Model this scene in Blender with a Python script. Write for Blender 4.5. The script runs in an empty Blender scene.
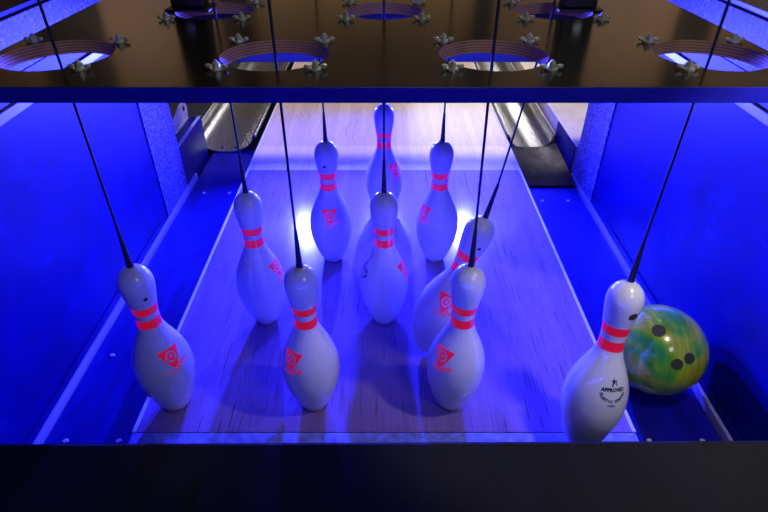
import bpy, bmesh, math, random
from mathutils import Vector, Matrix, Quaternion
random.seed(4)
PI = math.pi
scn = bpy.context.scene
col = scn.collection

# ------------------------------------------------------------------ helpers
def tag(o, label=None, cat=None, group=None, kind=None):
    if label: o['label'] = label
    if cat: o['category'] = cat
    if group: o['group'] = group
    if kind: o['kind'] = kind
    return o

def empty(name, loc, label=None, cat=None, group=None):
    o = bpy.data.objects.new(name, None)
    o.empty_display_size = .05
    o.location = loc
    col.objects.link(o)
    return tag(o, label, cat, group)

def link(name, me, mats=None, parent=None):
    o = bpy.data.objects.new(name, me)
    if mats is not None and not me.materials:
        for m in (mats if isinstance(mats, (list, tuple)) else [mats]):
            me.materials.append(m)
    col.objects.link(o)
    if parent: o.parent = parent
    return o

def done(name, bm, mats, parent=None, smooth=None):
    me = bpy.data.meshes.new(name)
    bmesh.ops.recalc_face_normals(bm, faces=bm.faces)
    if smooth:
        for f in bm.faces: f.smooth = True
        for e in bm.edges:
            if len(e.link_faces) == 2 and e.calc_face_angle(0) > math.radians(smooth):
                e.smooth = False
    bm.to_mesh(me); bm.free()
    return link(name, me, mats, parent)

def box(bm, x0, x1, y0, y1, z0, z1, bev=0, mi=0):
    t = bmesh.new()
    bmesh.ops.create_cube(t, size=1)
    for v in t.verts:
        v.co = Vector((x0 + (v.co.x + .5) * (x1 - x0), y0 + (v.co.y + .5) * (y1 - y0), z0 + (v.co.z + .5) * (z1 - z0)))
    if bev:
        bmesh.ops.bevel(t, geom=list(t.edges), offset=bev, segments=2, affect='EDGES', profile=.5)
    for f in t.faces: f.material_index = mi
    me = bpy.data.meshes.new('t'); t.to_mesh(me); t.free()
    bm.from_mesh(me); bpy.data.meshes.remove(me)

def cyl(bm, p, r, h, seg=16, axis='Z', r2=None, bev=0):
    t = bmesh.new()
    bmesh.ops.create_cone(t, cap_ends=True, segments=seg, radius1=r, radius2=r if r2 is None else r2, depth=h)
    if axis == 'X': bmesh.ops.rotate(t, verts=t.verts, matrix=Matrix.Rotation(PI/2, 3, 'Y'))
    if axis == 'Y': bmesh.ops.rotate(t, verts=t.verts, matrix=Matrix.Rotation(PI/2, 3, 'X'))
    bmesh.ops.translate(t, verts=t.verts, vec=p)
    me = bpy.data.meshes.new('t'); t.to_mesh(me); t.free()
    bm.from_mesh(me); bpy.data.meshes.remove(me)

def tube(bm, pts, rads, seg=10):
    rings = []
    n = len(pts)
    for i, p in enumerate(pts):
        p = Vector(p)
        d = (Vector(pts[min(i+1, n-1)]) - Vector(pts[max(i-1, 0)])).normalized()
        a = d.orthogonal().normalized() if i == 0 else (a - d * a.dot(d)).normalized()
        b = d.cross(a)
        r = rads[i] if isinstance(rads, (list, tuple)) else rads
        rings.append([bm.verts.new(p + r * (math.cos(2*PI*k/seg) * a + math.sin(2*PI*k/seg) * b)) for k in range(seg)])
    for i in range(n-1):
        for k in range(seg):
            bm.faces.new((rings[i][k], rings[i][(k+1) % seg], rings[i+1][(k+1) % seg], rings[i+1][k]))
    bm.faces.new(rings[0]); bm.faces.new(rings[-1])

# ------------------------------------------------------------------ materials
class N:
    def __init__(s, name):
        s.m = bpy.data.materials.new(name); s.m.use_nodes = True
        s.t = s.m.node_tree; s.b = s.t.nodes['Principled BSDF']
    def n(s, typ, **kw):
        x = s.t.nodes.new(typ)
        for k, v in kw.items():
            if k.startswith('i_'): x.inputs[k[2:].replace('_', ' ')].default_value = v
            else: setattr(x, k, v)
        return x
    def l(s, a, b): s.t.links.new(a, b)
    def coord(s, scale=(1,1,1), rot=(0,0,0)):
        c = s.n('ShaderNodeTexCoord'); m = s.n('ShaderNodeMapping')
        m.inputs['Scale'].default_value = scale; m.inputs['Rotation'].default_value = rot
        s.l(c.outputs['Object'], m.inputs['Vector']); return m.outputs['Vector']
    def noise(s, vec, scale, detail=4, rough=.55):
        x = s.n('ShaderNodeTexNoise'); x.inputs['Scale'].default_value = scale
        x.inputs['Detail'].default_value = detail; x.inputs['Roughness'].default_value = rough
        s.l(vec, x.inputs['Vector']); return x.outputs['Fac']
    def ramp(s, fac, stops):
        r = s.n('ShaderNodeValToRGB'); e = r.color_ramp.elements
        while len(e) < len(stops): e.new(.5)
        for q, (p, c) in zip(e, stops):
            q.position = p; q.color = (*c, 1) if len(c) == 3 else c
        s.l(fac, r.inputs['Fac']); return r.outputs['Color']
    def mix(s, fac, a, b, mode='MIX'):
        x = s.n('ShaderNodeMix', data_type='RGBA', blend_type=mode)
        for sock, v in ((x.inputs[0], fac), (x.inputs[6], a), (x.inputs[7], b)):
            if isinstance(v, (int, float)): sock.default_value = v
            elif isinstance(v, tuple): sock.default_value = (*v, 1)
            else: s.l(v, sock)
        return x.outputs[2]
    def math(s, op, a, b=None):
        x = s.n('ShaderNodeMath', operation=op)
        for i, v in enumerate((a, b)):
            if v is None: continue
            if isinstance(v, (int, float)): x.inputs[i].default_value = v
            else: s.l(v, x.inputs[i])
        return x.outputs[0]
    def bump(s, h, strength, dist=.002):
        x = s.n('ShaderNodeBump'); x.inputs['Strength'].default_value = strength; x.inputs['Distance'].default_value = dist
        s.l(h, x.inputs['Height']); s.l(x.outputs['Normal'], s.b.inputs['Normal'])

def simple(name, c, rough=.5, metal=0, var=.15, scale=30, stretch=(1,1,1), spec=.5, coat=0, bump=0):
    w = N(name)
    f = w.noise(w.coord(stretch), scale)
    a = tuple(max(0, x * (1 - var)) for x in c); b = tuple(min(1, x * (1 + var)) for x in c)
    w.l(w.ramp(f, [(.3, a), (.7, b)]), w.b.inputs['Base Color'])
    w.b.inputs['Roughness'].default_value = rough; w.b.inputs['Metallic'].default_value = metal
    w.b.inputs['Specular IOR Level'].default_value = spec
    w.b.inputs['Coat Weight'].default_value = coat; w.b.inputs['Coat Roughness'].default_value = .06
    if bump: w.bump(f, bump)
    return w.m

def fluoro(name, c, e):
    # fluorescent ink: its red glow under the blue lamps is added as emission
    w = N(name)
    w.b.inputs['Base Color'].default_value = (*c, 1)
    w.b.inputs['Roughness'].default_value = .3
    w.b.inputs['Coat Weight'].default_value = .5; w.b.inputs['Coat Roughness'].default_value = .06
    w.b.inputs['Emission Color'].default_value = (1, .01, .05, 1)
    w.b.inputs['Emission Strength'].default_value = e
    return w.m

def emit(name, c, s):
    w = N(name)
    w.b.inputs['Base Color'].default_value = (.8, .8, .9, 1)
    w.b.inputs['Emission Color'].default_value = (*c, 1); w.b.inputs['Emission Strength'].default_value = s
    return w.m

def lane_mat(name, dark, light, rough, scratch):
    w = N(name)
    p = w.coord()
    sx = w.n('ShaderNodeSeparateXYZ'); w.l(p, sx.inputs[0])
    bx = w.math('MULTIPLY', sx.outputs['X'], 1/.0270)
    fl = w.math('FLOOR', bx)
    seg = w.math('FLOOR', w.math('ADD', w.math('MULTIPLY', sx.outputs['Y'], 1.1), w.math('MULTIPLY', fl, .37)))
    cb = w.n('ShaderNodeCombineXYZ'); w.l(fl, cb.inputs[0]); w.l(seg, cb.inputs[1])
    wn = w.n('ShaderNodeTexWhiteNoise'); w.l(cb.outputs[0], wn.inputs['Vector'])
    base = w.ramp(wn.outputs['Value'], [(0, dark), (1, light)])
    g = w.noise(w.coord((60, 3, 1)), 4, 6, .6)
    base = w.mix(.35, base, w.ramp(g, [(.3, tuple(x*.75 for x in dark)), (.7, light)]))
    # seams between boards
    fr = w.math('FRACT', bx)
    seam = w.math('LESS_THAN', fr, .035)
    base = w.mix(w.math('MULTIPLY', seam, .22), base, tuple(x*.35 for x in dark))
    # scuffs left by balls and pins: fine long dark scratches
    if scratch:
        q1 = w.coord((95, 3.0, 1), (0, 0, .30)); q2 = w.coord((80, 2.6, 1), (0, 0, -.14))
        k1 = w.ramp(w.noise(q1, 1.9, 2, .5), [(.63, (0,)*3), (.66, (1,)*3)])
        k2 = w.ramp(w.noise(q2, 2.3, 2, .5), [(.64, (0,)*3), (.67, (1,)*3)])
        zone = w.ramp(w.noise(p, 3.1, 2), [(.38, (0,)*3), (.54, (1,)*3)])
        k = w.math('MULTIPLY', w.math('MULTIPLY', w.math('MAXIMUM', k1, k2), zone), scratch)
        base = w.mix(k, base, (.05, .04, .05))
    w.l(base, w.b.inputs['Base Color'])
    rr = w.n('ShaderNodeMapRange'); w.l(w.noise(w.coord((40, 5, 1)), 3), rr.inputs[0])
    rr.inputs[3].default_value = rough * .8; rr.inputs[4].default_value = rough * 1.25
    w.l(rr.outputs[0], w.b.inputs['Roughness'])
    w.b.inputs['Specular IOR Level'].default_value = .5
    return w.m

M = {}
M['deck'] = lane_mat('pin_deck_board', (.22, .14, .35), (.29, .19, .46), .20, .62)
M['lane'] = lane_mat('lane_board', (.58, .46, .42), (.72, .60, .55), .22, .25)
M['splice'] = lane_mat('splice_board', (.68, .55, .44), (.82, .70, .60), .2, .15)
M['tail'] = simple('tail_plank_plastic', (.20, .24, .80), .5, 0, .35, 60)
M['edge'] = simple('lane_edge_strip', (.7, .7, .75), .35, 0, .1, 20)
M['pin'] = simple('pin_plastic', (.74, .74, .76), .28, 0, .04, 14, coat=.6)
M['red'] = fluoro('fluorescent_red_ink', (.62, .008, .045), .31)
M['ink'] = simple('dark_blue_ink', (.012, .012, .05), .4, 0, .1)
M['hole'] = simple('pin_hole_dark', (.05, .025, .015), .8)
M['fhole'] = simple('dark_olive_hole', (.035, .04, .01), .7)
M['cord'] = simple('black_cord', (.012, .012, .016), .6, 0, .3, 400)
M['rubber'] = simple('black_rubber', (.012, .012, .018), .38, 0, .2, 60)
def wallpaint():
    w = N('blue_kickback_paint'); p = w.coord()
    c = w.ramp(w.noise(p, 4.5, 5, .6), [(.3, (.0006, .0006, .07)), (.7, (.001, .001, .16))])
    # rubbed pale scuffs and a few fine scratches from balls and pins
    k = w.ramp(w.noise(w.coord((1, 2.2, 3.5), (.6, 0, 0)), 3.2, 7, .72), [(.54, (0,)*3), (.72, (1,)*3)])
    z = w.ramp(w.noise(p, 2.6, 2), [(.48, (0,)*3), (.60, (1,)*3)])
    c = w.mix(w.math('MULTIPLY', w.math('MULTIPLY', k, z), .5), c, (.045, .045, .34))
    k2 = w.ramp(w.noise(w.coord((1, 3, 60), (-.6, 0, 0)), 2.0, 2, .5), [(.70, (0,)*3), (.725, (1,)*3)])
    c = w.mix(w.math('MULTIPLY', k2, .12), c, (.06, .06, .45))
    w.l(c, w.b.inputs['Base Color']); w.b.inputs['Roughness'].default_value = .42
    w.b.inputs['Specular IOR Level'].default_value = .16; return w.m
M['bluewall'] = wallpaint()
def speckle():
    w = N('speckled_galvanised'); p = w.coord()
    c = w.ramp(w.noise(p, 150, 4, .7), [(.38, (.004, .004, .10)), (.52, (.08, .08, .45)), (.64, (.5, .5, .8))])
    c = w.mix(.55, c, w.ramp(w.noise(p, 9, 3), [(.35, (.45,)*3), (.65, (1,)*3)]), 'MULTIPLY')
    w.l(c, w.b.inputs['Base Color']); w.b.inputs['Roughness'].default_value = .5; return w.m
M['flange'] = speckle()
M['base'] = simple('blue_grey_strip', (.30, .28, .6), .35, .0, .3, 30, (1, .1, 1))
M['trim'] = simple('kickback_trim_metal', (.40, .40, .52), .4, .2, .25, 30, (1, .1, 1))
M['gutter'] = simple('blue_flat_gutter', (.006, .006, .17), .38, 0, .3, 9, (3, .7, 1), spec=.3)
M['gutterdark'] = simple('dark_flat_gutter', (.004, .004, .26), .30, 0, .35, 9, (3, .7, 1), spec=.5)
M['steel'] = simple('brushed_steel', (.55, .53, .50), .27, .9, .3, 16, (6, 1, 1), bump=.08)
M['darksteel'] = simple('dark_steel_plate', (.10, .09, .085), .33, .85, .45, 22, bump=.1)
M['bracket'] = simple('grey_bracket_metal', (.45, .42, .36), .45, .3, .2, 40)
M['screw'] = simple('zinc_screw', (.8, .8, .76), .35, .4, .1)
M['black'] = simple('black_metal', (.006, .006, .008), .5, 0, .3, 40)
M['beam'] = simple('matte_dark_beam', (.0065, .0072, .0045), .75, 0, .22, 160, spec=.15)
M['division'] = simple('cream_division', (.75, .70, .60), .35, 0, .12, 12)
M['divdark'] = simple('shaded_division', (.02, .02, .03), .5, 0, .2, 12)
M['bluelit_edge'] = simple('blue_lit_edge_band', (.006, .006, .50), .5, 0, .15, 20)
M['maskback'] = simple('brown_hardboard', (.36, .25, .14), .7, 0, .15, 6)
M['reflection_strip'] = simple('dark_reflection_strip', (.03, .025, .03), .6)
M['led'] = emit('led_diffuser', (.08, .14, 1), 1.5)

def plate_mat():
    w = N('gloss_black_plate')
    f = w.noise(w.coord((1, 1, 1)), 90)
    w.l(w.ramp(f, [(.3, (.007, .006, .006)), (.7, (.014, .012, .011))]), w.b.inputs['Base Color'])
    w.b.inputs['Roughness'].default_value = .17
    w.b.inputs['Specular IOR Level'].default_value = .8
    w.bump(w.noise(w.coord(), 220, 3), .04, .001)
    return w.m
M['plate'] = plate_mat()
def ply_mat():
    w = N('plywood_edge')
    p = w.coord()
    sx = w.n('ShaderNodeSeparateXYZ'); w.l(p, sx.inputs[0])
    z = w.math('ADD', sx.outputs['Z'], w.math('MULTIPLY', w.noise(w.coord((1, 1, .2)), 12), .0012))
    s = w.math('SINE', w.math('MULTIPLY', z, 2*PI/.0042))
    c = w.ramp(w.math('ADD', w.math('MULTIPLY', s, .5), .5), [(.2, (.36, .17, .04)), (.8, (.74, .40, .10))])
    w.l(c, w.b.inputs['Base Color']); w.b.inputs['Roughness'].default_value = .7
    return w.m
M['ply'] = ply_mat()
def ball_mat():
    w = N('swirled_ball_resin')
    p = w.coord((1, 1, 1), (.3, .7, .2))
    n = w.n('ShaderNodeTexNoise'); n.inputs['Scale'].default_value = 6; n.inputs['Detail'].default_value = 5
    n.inputs['Distortion'].default_value = 1.6; w.l(p, n.inputs['Vector'])
    c = w.ramp(n.outputs['Fac'], [(.30, (.04, .32, .07)), (.41, (.12, .44, .03)), (.51, (.38, .54, .02)), (.64, (.48, .46, .02)), (.75, (.22, .12, .04))])
    st = w.ramp(w.noise(w.coord((30, 3, 3), (0, .6, .8)), 2.2, 3), [(.4, (.55,)*3), (.6, (1,)*3)])
    c = w.mix(.7, c, st, 'MULTIPLY')
    w.l(c, w.b.inputs['Base Color'])
    w.b.inputs['Roughness'].default_value = .22; w.b.inputs['Coat Weight'].default_value = .7
    return w.m
M['ball'] = ball_mat()

# ------------------------------------------------------------------ camera
CH, CP = .985, 36.11
cam = bpy.data.objects.new('camera', bpy.data.cameras.new('camera'))
cam.data.sensor_width = 36; cam.data.lens = 544.16 / 768 * 36
cam.data.clip_start = .02
cam.location = (0, 0, CH); cam.rotation_euler = (math.radians(90 - CP), 0, 0)
col.objects.link(cam); scn.camera = cam

# ------------------------------------------------------------------ setting: lane
HW = .528                       # half width of the lane
Y0, YS, YL, YE = .715, 1.922, 2.143, 9.0
bm = bmesh.new()
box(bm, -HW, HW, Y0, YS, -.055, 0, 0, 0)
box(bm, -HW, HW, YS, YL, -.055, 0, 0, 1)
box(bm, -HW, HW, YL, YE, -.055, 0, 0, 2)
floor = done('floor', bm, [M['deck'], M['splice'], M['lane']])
tag(floor, kind='structure')

ROWY = [.7936, 1.0686, 1.3415, 1.612]
SP = .3096
SPOTS = {7: (-1.5*SP, 0), 8: (-.5*SP, 0), 9: (.5*SP, 0), 10: (1.5*SP, 0), 4: (-SP, 1), 5: (0, 1), 6: (SP, 1), 2: (-.5*SP, 2), 3: (.5*SP, 2), 1: (0, 3)}
for k, (x, r) in SPOTS.items():   # thin ring printed round every pin spot
    bm = bmesh.new(); seg = 48; cx, cy = x, ROWY[r]
    vs = [[bm.verts.new((cx + q*math.cos(2*PI*i/seg), cy + q*math.sin(2*PI*i/seg), .0006)) for i in range(seg)] for q in (.0285, .0297)]
    for i in range(seg): bm.faces.new((vs[0][i], vs[0][(i+1) % seg], vs[1][(i+1) % seg], vs[1][i]))
    done('spot_ring', bm, M['ink'], floor)

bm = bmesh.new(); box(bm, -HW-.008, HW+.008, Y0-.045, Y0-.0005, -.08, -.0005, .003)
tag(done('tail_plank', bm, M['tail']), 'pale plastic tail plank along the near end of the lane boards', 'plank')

for s, side in ((-1, 'left'), (1, 'right')):
    bm = bmesh.new()
    a, b = sorted((s*HW + s*.0005, s*(HW + .0085)))
    box(bm, a, b, Y0, 6.0, -.055, .001, .001)
    tag(done('trim_%d' % (1 if s < 0 else 2), bm, M['edge']), kind='structure')

# gutters ----------------------------------------------------------
GX0, GX1, GZ = HW + .009, .757, -.068
for s, side in ((-1, 'left'), (1, 'right')):
    g = empty('flat_gutter', (s*(GX0+GX1)/2, 1.4, GZ-.012),
              'flat blue gutter floor beside the left edge of the lane' if s < 0 else 'dark flat gutter floor beside the right edge of the lane, under the green ball', 'gutter')
    o = g.location
    bm = bmesh.new(); a, b = sorted((s*GX0, s*GX1))
    end = 2.25 if s < 0 else 1.90
    box(bm, a-o.x, b-o.x, .60-o.y, end-o.y, -.003, .012, .001)
    done('gutter_floor', bm, M['gutter'] if s < 0 else M['gutterdark'], g)
    for (yy, xx) in ((.74, .26), (.74, .80), (1.0, .2), (1.0, .8), (1.86 if s < 0 else 1.80, .3), (1.86 if s < 0 else 1.80, .75)):
        bm = bmesh.new()
        cyl(bm, (s*(GX0 + xx*(GX1-GX0)) - o.x, yy-o.y, .0135), .0065, .003, 16, r2=.005)
        done('screw', bm, M['screw'], g, 40)

# round gutters of the lane proper, steel troughs
def trough(name, label, x0, x1, y0, y1, zrim, depth, s):
    g = empty(name, ((x0+x1)/2, y0, zrim-depth), label, 'gutter')
    bm = bmesh.new(); cx = 0; hw = abs(x1-x0)/2; seg = 20; th = .003
    ys = [0, .05, .3, y1-y0]
    def ring(y, off):
        r = []
        r.append((-hw-.014, y, depth-off))
        for i in range(seg+1):
            a = PI*i/seg
            r.append((-(hw-off)*math.cos(a), y, depth - (depth-off*1.0)*math.sin(a)))
        r.append((hw+.014, y, depth-off))
        return r
    top = [[bm.verts.new(v) for v in ring(y, th)] for y in ys]
    bot = [[bm.verts.new((v[0], v[1], v[2]-th)) for v in ring(y, 0)] for y in ys]
    m = len(top[0])
    for L in (top, bot):
        for j in range(len(ys)-1):
            for i in range(m-1): bm.faces.new((L[j][i], L[j][i+1], L[j+1][i+1], L[j+1][i]))
    for j in (0, len(ys)-1):
        for i in range(m-1): bm.faces.new((top[j][i], top[j][i+1], bot[j][i+1], bot[j][i]))
    done('trough', bm, M['steel'], g, 50)
    # rolled rims
    for sx in (-1, 1):
        bm = bmesh.new(); tube(bm, [(sx*(hw+.008), 0, depth+.003), (sx*(hw+.008), y1-y0, depth+.003)], .006, 10)
        done('rim', bm, M['steel'], g, 60)
    return g
gl = trough('round_gutter', 'shiny curved steel gutter at far left beyond the flat blue gutter', -.832, -.572, 2.22, 5.0, .010, .074, -1)
gr = trough('round_gutter', 'bright curved steel gutter at far right behind the dark screwed plate', GX0+.016, GX1-.012, 2.24, 5.0, .002, .066, 1)
for xx in (-.02, .04):
    bm = bmesh.new(); cyl(bm, (xx, .03, .008), .005, .004, 14); done('screw', bm, M['black'], gl, 40)
# dark transition plate at the right
g = empty('transition_plate', ((GX0+GX1)/2, 2.05, GZ-.01), 'dark steel plate with four screws between flat and curved right gutters', 'plate')
bm = bmesh.new()
hw = (GX1-GX0)/2
grid = [[bm.verts.new((u*hw*.985, v, .012 + (.004 if j == 0 else .010) + .030*(abs(u)**3)*(j/4))) for u in [-1+.2*i for i in range(11)]] for j, v in enumerate([-.145, -.07, 0, .08, .20])]
for j in range(4):
    for i in range(10): bm.faces.new((grid[j][i], grid[j][i+1], grid[j+1][i+1], grid[j+1][i]))
ex = bmesh.ops.extrude_face_region(bm, geom=list(bm.faces))
bmesh.ops.translate(bm, verts=[v for v in ex['geom'] if isinstance(v, bmesh.types.BMVert)], vec=(0, 0, .003))
done('plate', bm, M['darksteel'], g, 40)
for xx in (-.035, .035):
    for yy, zz in ((-.115, .020), (.18, .026)):
        bm = bmesh.new(); cyl(bm, (xx, yy, zz), .006, .004, 14); done('screw', bm, M['black'], g, 40)

# kickback side walls ------------------------------------------------
WX = .775
for s, side in ((-1, 'left'), (1, 'right')):
    bm = bmesh.new()
    a, b = sorted((s*WX, s*(WX+.075)))
    WE = 1.895 if s < 0 else 2.0
    box(bm, a, b, -.3, WE, -.09, .724, .002)
    w = tag(done('wall_'+side, bm, M['bluewall']), kind='structure')
    def wpart(nm, x0, x1, y0, y1, z0, z1, m, bev=.001):
        bm = bmesh.new(); a, b = sorted((s*x0, s*x1)); box(bm, a, b, y0, y1, z0, z1, bev)
        return done(nm, bm, m, w)
    wpart('end_plate', WX-.004, WX-.0002, WE-.235, WE-.002, -.05, .553, M['flange'])
    wpart('rail', WX-.012, WX-.0002, -.2, WE-.24, .555, .575, M['trim'])
    wpart('upper_panel', WX-.006, WX-.0002, -.2, WE-.02, .622, .722, M['flange'])
    wpart('shade_band', WX-.004, WX-.0002, -.2, WE-.02, .577, .620, M['black'])  # black strip put in for the shade below the upper panel
    wpart('cap', WX+.001, WX+.074, -.3, WE-.01, .7245, .735, M['trim'] if s > 0 else M['bluewall'])
    wpart('base_strip', WX-.011, WX-.0005, .60, 2.0, -.082, -.052, M['base'], .003)
    wpart('base_angle', WX-.005, WX-.0005, .60, 1.60, -.050, -.030, M['bluewall'], .001)
# divisions between lanes, beyond the side walls
bm = bmesh.new(); box(bm, WX-.008, WX+.50, 2.01, 6.0, -.09, .060, .004)
dv = tag(done('lane_division', bm, M['division']), 'cream lane division beyond the end of the right blue wall', 'divider')
bm = bmesh.new(); box(bm, WX-.013, WX-.0085, 2.008, 2.275, -.088, .058, .001); done('side_panel', bm, M['bluewall'], dv)
bm = bmesh.new(); box(bm, -WX-.52, -WX-.075, 1.90, 6.0, -.09, .02, .004)  # coloured dark because this division catches less light
dv = tag(done('lane_division', bm, M['divdark']), 'dark lane division beyond the end of the left blue wall', 'divider')
bm = bmesh.new(); box(bm, -WX-.0745, -WX+.002, 1.897, 2.205, -.09, .105, .003); done('end_box', bm, M['bluewall'], dv)
bm = bmesh.new(); box(bm, -WX-.012, -WX+.001, 1.897, 2.205, .1053, .109, .001); done('top_edge', bm, M['trim'], dv)
# bracket on left division
g = empty('metal_bracket', (-.83, 2.11, .1055), 'small upright metal bracket with a hole on top of the left lane division', 'bracket')
bm = bmesh.new(); box(bm, -.015, .012, -.09, .085, 0, .004, .001); done('foot', bm, M['steel'], g)
bm = bmesh.new()
pr = [(-.09, .0045), (.085, .0045), (.10, .045), (.075, .075), (.03, .078), (-.09, .055)]
f = bm.faces.new([bm.verts.new((0, y, z)) for y, z in pr])
ex = bmesh.ops.extrude_face_region(bm, geom=[f]); bmesh.ops.translate(bm, verts=[v for v in ex['geom'] if isinstance(v, bmesh.types.BMVert)], vec=(.005, 0, 0))
done('upright', bm, M['bracket'], g)
bm = bmesh.new(); cyl(bm, (.0055, .055, .052), .011, .003, 20, 'X'); done('bolt_hole', bm, M['black'], g)

# pit floor below everything (dark)
bm = bmesh.new(); box(bm, -1.6, 1.6, -.6, 9.0, -.14, -.10)
tag(done('trim_3', bm, M['divdark']), kind='structure')

# masking unit (seen in reflections and through the holes)
bm = bmesh.new(); box(bm, -1.7, 1.7, 2.17, 2.19, .347, 2.2)
wb = tag(done('wall_back', bm, M['maskback']), kind='structure')
for (x0, x1) in ((-1.32, -1.06), (-.60, -.50), (.34, .40), (1.10, 1.22)):  # unseen strips added to darken bands of the plate's reflection
    bm = bmesh.new(); box(bm, x0, x1, 2.14, 2.1695, .78, 2.2, .002); done('reflection_strip', bm, M['reflection_strip'], wb)

bm = bmesh.new(); box(bm, -1.7, 1.7, 2.1625, 2.1697, .350, .775, .001); done('shade_sheet', bm, M['black'], wb)  # black sheet added to keep the mask dark behind the holes
# LED bar under the masking unit
g = empty('led_bar', (0, 2.14, .41), 'blue-white light bar hanging behind the pins under the masking board', 'lamp')
bm = bmesh.new(); box(bm, -.66, .66, .010, .0215, -.062, .03, .002); box(bm, -.66, .66, -.045, .0098, .018, .03, .002); done('housing', bm, M['black'], g)
bm = bmesh.new(); tube(bm, [(-.62, -.012, 0), (.62, -.012, 0)], .009, 12); done('light_tube', bm, M['led'], g, 60)

# ------------------------------------------------------------------ pin plate with holes
PZ, PT = .761, .020
plate_root = empty('pin_plate', (0, ROWY[0], PZ-PT), 'glossy black overhead plate with round holes for the pin cords', 'plate')
cu = bpy.data.curves.new('plate', 'CURVE'); cu.dimensions = '2D'; cu.fill_mode = 'BOTH'; cu.extrude = PT/2
def poly(cu, pts):
    s = cu.splines.new('POLY'); s.points.add(len(pts)-1)
    for p, q in zip(s.points, pts): p.co = (q[0], q[1], 0, 1)
    s.use_cyclic_u = True
PX, PY0, PY1 = .556, .656 - ROWY[0], 2.13 - ROWY[0]
poly(cu, [(-PX, PY0), (PX, PY0), (PX, PY1), (-PX, PY1)])
holes = []
for k, (x, r) in SPOTS.items():
    rad = .077 if r == 0 else .0695
    holes.append((x, ROWY[r]-ROWY[0], rad))
    poly(cu, [(x + rad*math.cos(2*PI*i/64), ROWY[r]-ROWY[0] + rad*math.sin(2*PI*i/64)) for i in range(64)])
tmp = bpy.data.objects.new('tmp', cu); col.objects.link(tmp)
bpy.context.view_layer.update()
dg = bpy.context.evaluated_depsgraph_get()
me = bpy.data.meshes.new_from_object(tmp.evaluated_get(dg)); bpy.data.objects.remove(tmp)
me.materials.clear(); me.materials.append(M['plate']); me.materials.append(M['ply'])
for p in me.polygons:
    p.use_smooth = False
    if abs(p.normal.z) < .5 and any(math.hypot(p.center.x-x, p.center.y-y) < rad*1.03 for x, y, rad in holes): p.material_index = 1
    else: p.material_index = 0
pl = link('board', me, None, plate_root); pl.location = (0, 0, PT/2)
bm = bmesh.new(); box(bm, -PX, PX, PY0-.0015, PY0-.0002, .0005, PT-.0005)
done('front_edge', bm, M['bluelit_edge'], plate_root)  # blue light on the front edge is put into its colour
# bolts round the holes
def bolt_mesh():
    bm = bmesh.new()
    cyl(bm, (0, 0, .0012), .0085, .0024, 24)
    cyl(bm, (0, 0, .0050), .0054, .0056, 6)
    for k in range(4): cyl(bm, (0, 0, .0085 + k*.0012), .0042 - k*.0009, .0012, 14)
    for q in (-1, 1):
        t = bmesh.new(); bmesh.ops.create_uvsphere(t, u_segments=14, v_segments=8, radius=1)
        for v in t.verts: v.co = Vector((q*.0108 + v.co.x*.0048, v.co.y*.0030, .0042 + v.co.z*.0030 + abs(v.co.x)*.0008))
        me = bpy.data.meshes.new('t'); t.to_mesh(me); t.free(); bm.from_mesh(me); bpy.data.meshes.remove(me)
    bmesh.ops.recalc_face_normals(bm, faces=bm.faces)
    me = bpy.data.meshes.new('bolt'); bm.to_mesh(me); bm.free(); me.materials.append(M['screw']); return me
bme = bolt_mesh()
for x, y, rad in holes:
    for sx in (-1, 1):
        for sy in (-1, 1):
            o = link('bolt', bme, None, plate_root); o.location = (x + sx*.065, y - .004 + sy*.067, PT + .0003)
            o.rotation_euler = (0, 0, random.uniform(-.14, .14))

# black posts standing on the plate
for s in (-1, 1):
    g = empty('support_post', (s*.357, 1.085, PZ), 'black upright post on the plate, left of the middle hole' if s < 0 else 'black upright post on the plate, right of the middle hole', 'post')
    bm = bmesh.new(); box(bm, -.030, .030, -.02, .02, .004, .75, .003); done('upright', bm, M['black'], g)
    bm = bmesh.new(); box(bm, -.040, .040, -.03, .03, .0003, .004, .001); done('foot', bm, M['black'], g)
    bm = bmesh.new(); cyl(bm, (0, -.022, .030), .008, .006, 16, 'Y'); done('bolt_head', bm, M['screw'], g, 40)

# near crossbeam
bm = bmesh.new(); box(bm, -1.0, 1.0, -.09, .06, -.15, 0, .006)
cb = done('crossbeam', bm, M['beam']); cb.location = (0, .39, .346); cb.rotation_euler = (0, math.radians(-.45), 0)
bm = bmesh.new(); box(bm, -.56, .56, .0603, .068, -.056, -.026, .002); done('fill_bar', bm, M['black'], cb)  # unseen bar added behind the beam to carry the blue fill
tag(cb, 'matte black crossbeam running across the bottom, nearest the viewer', 'beam')

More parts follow.
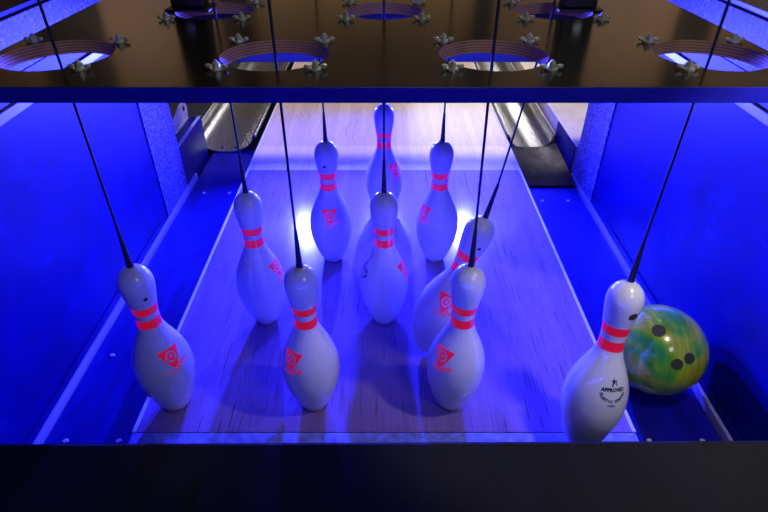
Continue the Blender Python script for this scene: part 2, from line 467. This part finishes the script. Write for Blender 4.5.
# ------------------------------------------------------------------ bowling pins
PROF = [(0, 0), (0, .0235), (.002, .0262), (.019, .0359), (.038, .0437), (.0572, .0497), (.0857, .0573), (.1143, .0605), (.132, .0598), (.1492, .0579), (.167, .0533), (.1842, .0470), (.202, .0393), (.219, .0314), (.238, .0249), (.254, .0229), (.2778, .0238), (.298, .0268), (.320, .0303), (.3353, .0321), (.3455, .0323), (.357, .0300), (.366, .0262), (.3735, .0195), (.3785, .0112), (.381, .0)]
ZP = [p[0] for p in PROF[1:]]; RP = [p[1] for p in PROF[1:]]
def rad_at(z):      # Catmull-Rom through the profile
    n = len(ZP)
    z = min(max(z, ZP[0]), ZP[-1])
    i = max(0, min(n-2, next((j for j in range(n-1) if z <= ZP[j+1]), n-2)))
    t = (z-ZP[i])/max(1e-9, ZP[i+1]-ZP[i])
    def slope(j):
        if j == 0: return (RP[1]-RP[0])/(ZP[1]-ZP[0])
        if j == n-1: return (RP[-1]-RP[-2])/(ZP[-1]-ZP[-2])
        return (RP[j+1]-RP[j-1])/(ZP[j+1]-ZP[j-1])
    h = ZP[i+1]-ZP[i]
    a, b, c, d = RP[i], slope(i)*h, RP[i+1], slope(i+1)*h
    return max(0, (2*t**3-3*t*t+1)*a + (t**3-2*t*t+t)*b + (-2*t**3+3*t*t)*c + (t**3-t*t)*d)
STR = [(.243, .264), (.277, .296)]
def pin_mesh():
    bm = bmesh.new(); seg = 56
    zs = [i*.006 for i in range(1, 61)] + [.0025, .363, .3665, .370, .373, .3755, .3775, .379, .3802]
    zs += [b for s in STR for b in s]
    zs = sorted(set(round(z, 5) for z in zs))
    zs = [z for z in zs if not any(0 < abs(z-b) < .002 for s in STR for b in s)]
    rings = []
    prof = [(0, .0235)] + [(z, rad_at(z) if z < .374 else RP[-1]) for z in zs]
    prof = []
    for z in [0.0] + zs:
        if z <= .345: r = rad_at(z)
        else: r = .0323*math.sqrt(max(0, 1-((z-.345)/.036)**2))      # round crown of the head
        prof.append((z, r))
    for z, r in prof:
        rings.append([bm.verts.new((r*math.cos(2*PI*k/seg), r*math.sin(2*PI*k/seg), z)) for k in range(seg)])
    for i in range(len(rings)-1):
        zm = (prof[i][0]+prof[i+1][0])/2
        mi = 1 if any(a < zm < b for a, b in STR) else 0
        for k in range(seg):
            f = bm.faces.new((rings[i][k], rings[i][(k+1) % seg], rings[i+1][(k+1) % seg], rings[i+1][k])); f.material_index = mi; f.smooth = True
    bm.faces.new(rings[0][::-1])
    t = bm.verts.new((0, 0, .381))
    for k in range(seg):
        f = bm.faces.new((rings[-1][k], rings[-1][(k+1) % seg], t)); f.smooth = True
    bmesh.ops.recalc_face_normals(bm, faces=bm.faces)
    me = bpy.data.meshes.new('pin_body'); bm.to_mesh(me); bm.free()
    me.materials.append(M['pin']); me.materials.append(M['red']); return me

def flat_to_bm(bm, ob):
    col.objects.link(ob); bpy.context.view_layer.update()
    me = bpy.data.meshes.new_from_object(ob.evaluated_get(bpy.context.evaluated_depsgraph_get()))
    me.transform(ob.matrix_world); bpy.data.objects.remove(ob); bm.from_mesh(me); bpy.data.meshes.remove(me)
def text(bm, s, size, x, y, rot=0, bold=0, shear=0):
    cu = bpy.data.curves.new('t', 'FONT'); cu.body = s; cu.size = size; cu.align_x = 'CENTER'; cu.align_y = 'CENTER'
    cu.fill_mode = 'FRONT'; cu.offset = bold; cu.shear = shear; cu.resolution_u = 2
    o = bpy.data.objects.new('t', cu); o.location = (x, y, 0); o.rotation_euler = (0, 0, rot); flat_to_bm(bm, o)
def shape(bm, loops):
    cu = bpy.data.curves.new('t', 'CURVE'); cu.dimensions = '2D'; cu.fill_mode = 'BOTH'
    for l in loops: poly(cu, l)
    flat_to_bm(bm, bpy.data.objects.new('t', cu))
def circ(x, y, r, n=28, a0=0, a1=2*PI): return [(x + r*math.cos(a0+(a1-a0)*i/n), y + r*math.sin(a0+(a1-a0)*i/n)) for i in range(n)]
def wrap(bm, name, mat, z0, ang, eps=.0004):
    # lay a flat drawing on the pin's surface
    for _ in range(3):
        bmesh.ops.triangulate(bm, faces=bm.faces)
        lg = [e for e in bm.edges if e.calc_length() > .005]
        if not lg: break
        bmesh.ops.subdivide_edges(bm, edges=lg, cuts=1)
    bmesh.ops.triangulate(bm, faces=bm.faces)
    r0 = rad_at(z0)
    for v in bm.verts:
        z = z0 + v.co.y; r = rad_at(z) + eps; a = ang + v.co.x/r0
        v.co = (r*math.cos(a), r*math.sin(a), z)
    me = bpy.data.meshes.new(name); bm.to_mesh(me); bm.free(); me.materials.append(mat); return me

def rounded_tri(w, h, rr=.0035):
    P = [(-w/2, h*.5), (w/2, h*.5), (0, -h*.5)]; out = []
    for i in range(3):
        p, a, b = Vector(P[i]), Vector(P[i-1]), Vector(P[(i+1) % 3])
        q0 = p + (a-p).normalized()*rr*1.6; q1 = p + (b-p).normalized()*rr*1.6
        for t in (0, .25, .5, .75, 1):
            v = q0*(1-t)**2 + p*2*t*(1-t) + q1*t*t; out.append((v.x, v.y))
    return out
FRONT = -PI/2     # the side of a pin that faces the viewer
bm = bmesh.new()
shape(bm, [rounded_tri(.054, .044), circ(0, .006, .0118), circ(0, .006, .0078), circ(.0006, .0066, .0034)])
shape(bm, [[(.006, -.001), (.0086, -.0035), (.0045, -.0095), (.0025, -.008)]])      # tail of the ring
text(bm, 'Qubi', .0125, .0125, -.0155, .12, .0003, .3)
text(bm, 'QUBICAAMF', .0052, -.003, -.0255, 0, .00022)
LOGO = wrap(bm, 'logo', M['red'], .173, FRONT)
bm = bmesh.new()
# little star figure, APPROVED, curved PLASTIC COATED, small line
st = []
for i in range(10):
    r = .0052 if i % 2 == 0 else .0021; a = PI/2 + i*PI/5; st.append((r*math.cos(a), .0165 + r*math.sin(a)))
shape(bm, [st]); shape(bm, [[(-.0022, .0165), (.0006, .0165), (-.0012, .0085), (-.0034, .0085)]])
shape(bm, [[(.0035, .019), (.0048, .0185), (.0062, .011), (.0048, .0095)]])
text(bm, 'APPROVED', .0078, 0, .0035, 0, .0004)
s = 'PLASTIC COATED'
for i, ch in enumerate(s):
    if ch == ' ': continue
    a = math.radians(200 + (340-200)*i/(len(s)-1)); R = .0195
    text(bm, ch, .0062, R*math.cos(a), .002 + R*.85*math.sin(a), a + PI/2, .0003)
text(bm, 'USBC', .0045, 0, -.0215, 0, .0001)
for v in bm.verts: v.co *= 1.2
MARK = wrap(bm, 'approval_mark', M['ink'], .173, FRONT)
bm = bmesh.new(); shape(bm, [circ(0, 0, .0040)]); CHOLE = wrap(bm, 'side_hole', M['hole'], .321, FRONT)
bm = bmesh.new(); shape(bm, [[(1.25*a, b) for a, b in circ(0, 0, .0072)]]); CHOLE2 = wrap(bm, 'side_hole', M['hole'], .326, FRONT)
BODY = pin_mesh()

def pin(k, label, base, axis, spin, mark, hole):
    root = empty('bowling_pin', base, label, 'bowling pin', 'bowling pins')
    ax = Vector(axis).normalized()
    q = Vector((0, 0, 1)).rotation_difference(ax)
    root.rotation_mode = 'QUATERNION'; root.rotation_quaternion = q
    b = link('body', BODY, None, root)
    for nm, me, a in (('logo', LOGO, spin), ('approval_mark', MARK, mark), ('side_hole', CHOLE2 if k == 10 else CHOLE, hole)):
        if a is None: continue
        o = link(nm, me, None, b); o.rotation_euler = (0, 0, math.radians(a))
    return root, q
up = (0, 0, 1)
PINS = [
 (7, 'upright pin nearest at far left, red logo turned to the right side', None, up, 50, 205, 42),
 (8, 'second pin from the left in the nearest row, red logo at left', None, up, -37, 160, 200),
 (9, 'third pin from the left in the nearest row, hiding part of a tilted pin', (.147, .7936, .003), (.032, 0, 1), -47, 150, 210),
 (10, 'leaning pin at far right with a dark approval mark, beside the green ball', (.406, .687, .008), (.077, .165, .983), 176, 6, 16),
 (4, 'pin at left of the second row, red logo barely showing at right edge', None, up, 78, 250, 150),
 (5, 'pin standing in the middle of the second row', None, up, 76, -78, 170),
 (6, 'tilted pin leaning behind the third near pin, red logo at left', (.100, .955, .015), (.292, .03, .95), -18, 160, 12),
 (2, 'pin left of centre in the third row, red logo facing forward', None, up, 2, 170, -8),
 (3, 'pin right of centre in the third row, red logo at its left', None, up, -60, 110, 190),
 (1, 'farthest pin, standing alone at the back under the plate edge', None, up, 46, 200, 180),
]
for k, label, base, axis, spin, mark, hole in PINS:
    x, r = SPOTS[k]
    if base is None: base = (x, ROWY[r], .0012)
    root, q = pin(k, label, base, axis, spin, mark, hole)
    top = Vector(base) + q @ Vector((0, 0, .381))
    ax = q @ Vector((0, 0, 1))
    # cord: up through the plate's hole, straight to the machine above
    hx, hy = x, ROWY[r]
    ctop = Vector((hx, hy, 1.35)); hp = Vector((hx, hy, PZ))
    d = ((hp-top).normalized()*.6 + ax*.4).normalized() if axis is not up else Vector((0, 0, 1))
    where = {7: 'black cord at far left running up from the leftmost near pin', 8: 'black cord above the second near pin from the left',
             9: 'black cord above the third near pin from the left', 10: 'slanting black cord at far right above the knocked pin',
             4: 'black cord above the left pin of the second row', 5: 'black cord above the middle pin of the second row',
             6: 'slanting black cord above the tilted pin', 2: 'black cord above the left pin of the third row',
             3: 'black cord above the right pin of the third row', 1: 'black cord above the farthest pin'}[k]
    c = empty('hanging_cord', top, where, 'cord', 'cords holding the pins')
    bm = bmesh.new()
    s0 = top + ax*.0008; L = .078
    n = 8
    pts = [s0 + d*(L*i/n) - top for i in range(n+1)]
    tube(bm, pts, [.0062 - .0032*(i/n) for i in range(n+1)], 14)
    cyl(bm, tuple(s0 + d*.003 - top), .0066, .006, 14) if axis is up else None
    done('rubber_sleeve', bm, M['rubber'], c, 40)
    bm = bmesh.new()
    e = s0 + d*(L-.004)
    tube(bm, [e - top, hp - top, ctop - top] if axis is not up else [e-top, ctop-top], .0022, 8)
    done('cord_line', bm, M['cord'], c, 60)

# ------------------------------------------------------------------ ball in the right gutter
BR = .108
ball = empty('bowling_ball', (.650, .916, GZ), 'yellow-green bowling ball rolling in the right gutter', 'ball')
bm = bmesh.new(); bmesh.ops.create_uvsphere(bm, u_segments=72, v_segments=40, radius=BR)
for f in bm.faces: f.smooth = True
sp = done('shell', bm, M['ball'], ball); sp.location = (0, 0, BR + .0005)
camd = Vector((0, 0, CH)) - Vector((.650, .916, GZ+BR))
zc = camd.normalized(); xc = Vector((0, 0, 1)).cross(zc).normalized(); yc = zc.cross(xc)
for u, v, r in ((.44, -.12, .0125), (.60, .08, .0125), (-.10, .38, .0145)):
    d = (xc*u + yc*v + zc*math.sqrt(1-u*u-v*v)).normalized()
    bm = bmesh.new(); cyl(bm, (0, 0, 0), r, .004, 24)
    o = done('finger_hole', bm, M['fhole'], ball, 40)
    o.location = Vector((0, 0, BR+.0005)) + d*(BR-.0012); o.rotation_mode = 'QUATERNION'; o.rotation_quaternion = Vector((0, 0, 1)).rotation_difference(d)

# ------------------------------------------------------------------ lights
def area(name, loc, to, sx, sy, e, c):
    l = bpy.data.lights.new(name, 'AREA'); l.shape = 'RECTANGLE'; l.size = sx; l.size_y = sy; l.energy = e; l.color = c
    o = bpy.data.objects.new(name, l); o.location = loc
    o.rotation_euler = (Vector(to)-Vector(loc)).to_track_quat('-Z', 'Y').to_euler(); col.objects.link(o); return o
BLUE = (.030, .036, 1)
for x, e in ((-.36, 40), (0, 44), (.36, 40)):
    lm = area('led_module', (x, 2.108, .400), (x*.9, .4, .08), .024, .02, e, BLUE); lm.data.spread = math.radians(128)
area('led_down_fill', (0, 2.10, .392), (0, 2.10, 0), 1.2, .02, 13, BLUE)  # added down fill at the LED bar, brightening the splice boards
# room lamp above the machine, on the viewer's side
sl = bpy.data.lights.new('work_lamp', 'SPOT'); sl.energy = 12; sl.color = (1, .90, .80); sl.shadow_soft_size = .035
sl.spot_size = math.radians(64); sl.spot_blend = .15
so = bpy.data.objects.new('work_lamp', sl); so.location = (.64, .57, .98)
so.rotation_euler = (Vector((.36, .65, .1)) - so.location).to_track_quat('-Z', 'Y').to_euler(); col.objects.link(so)
# added unseen blue fill behind the near crossbeam, for the viewer's side of the pins
area('beam_fill', (0, .468, .305), (0, 1.268, .305+.55), 0.7, .02, 1.5, BLUE)
# centre lights far down the lane
area('lane_lamp', (.4, 3.4, 3.4), (.1, 2.8, 0), 1.4, .6, 100, (1, .88, .80))
# added warm fills on the back of the masking unit, reflected in the plate
area('mask_back_fill', (0, 2.0, .87), (0, 2.17, .90), 1.0, .06, .7, (1, .8, .55))
for sx in (-1, 1): area('mask_back_fill', (sx*1.0, 1.72, 1.05), (sx*1.0, 2.17, 1.12),   .5, .1, 2.2, (1, .8, .55))
area('front_fill', (.85, -.45, 1.5), (.3, .8, .3), .4, .3, 3.2, (.95, 1, .95))  # added weak frontal fill, unseen on the viewer's side
# row of lit fixtures over the far lanes
area('hall_lamp', (.9, 6, 1.5), (.3, 2.4, 0), 1.2, .4, 12, (.95, .95, 1))

w = bpy.data.worlds.new('world'); scn.world = w; w.use_nodes = True
w.node_tree.nodes['Background'].inputs['Color'].default_value = (.12, .11, .14, 1)
w.node_tree.nodes['Background'].inputs['Strength'].default_value = .02

scn.view_settings.view_transform = 'Standard'; scn.view_settings.look = 'None'
scn.view_settings.gamma = 1; scn.view_settings.exposure = 0
scn.view_settings.use_curve_mapping = False
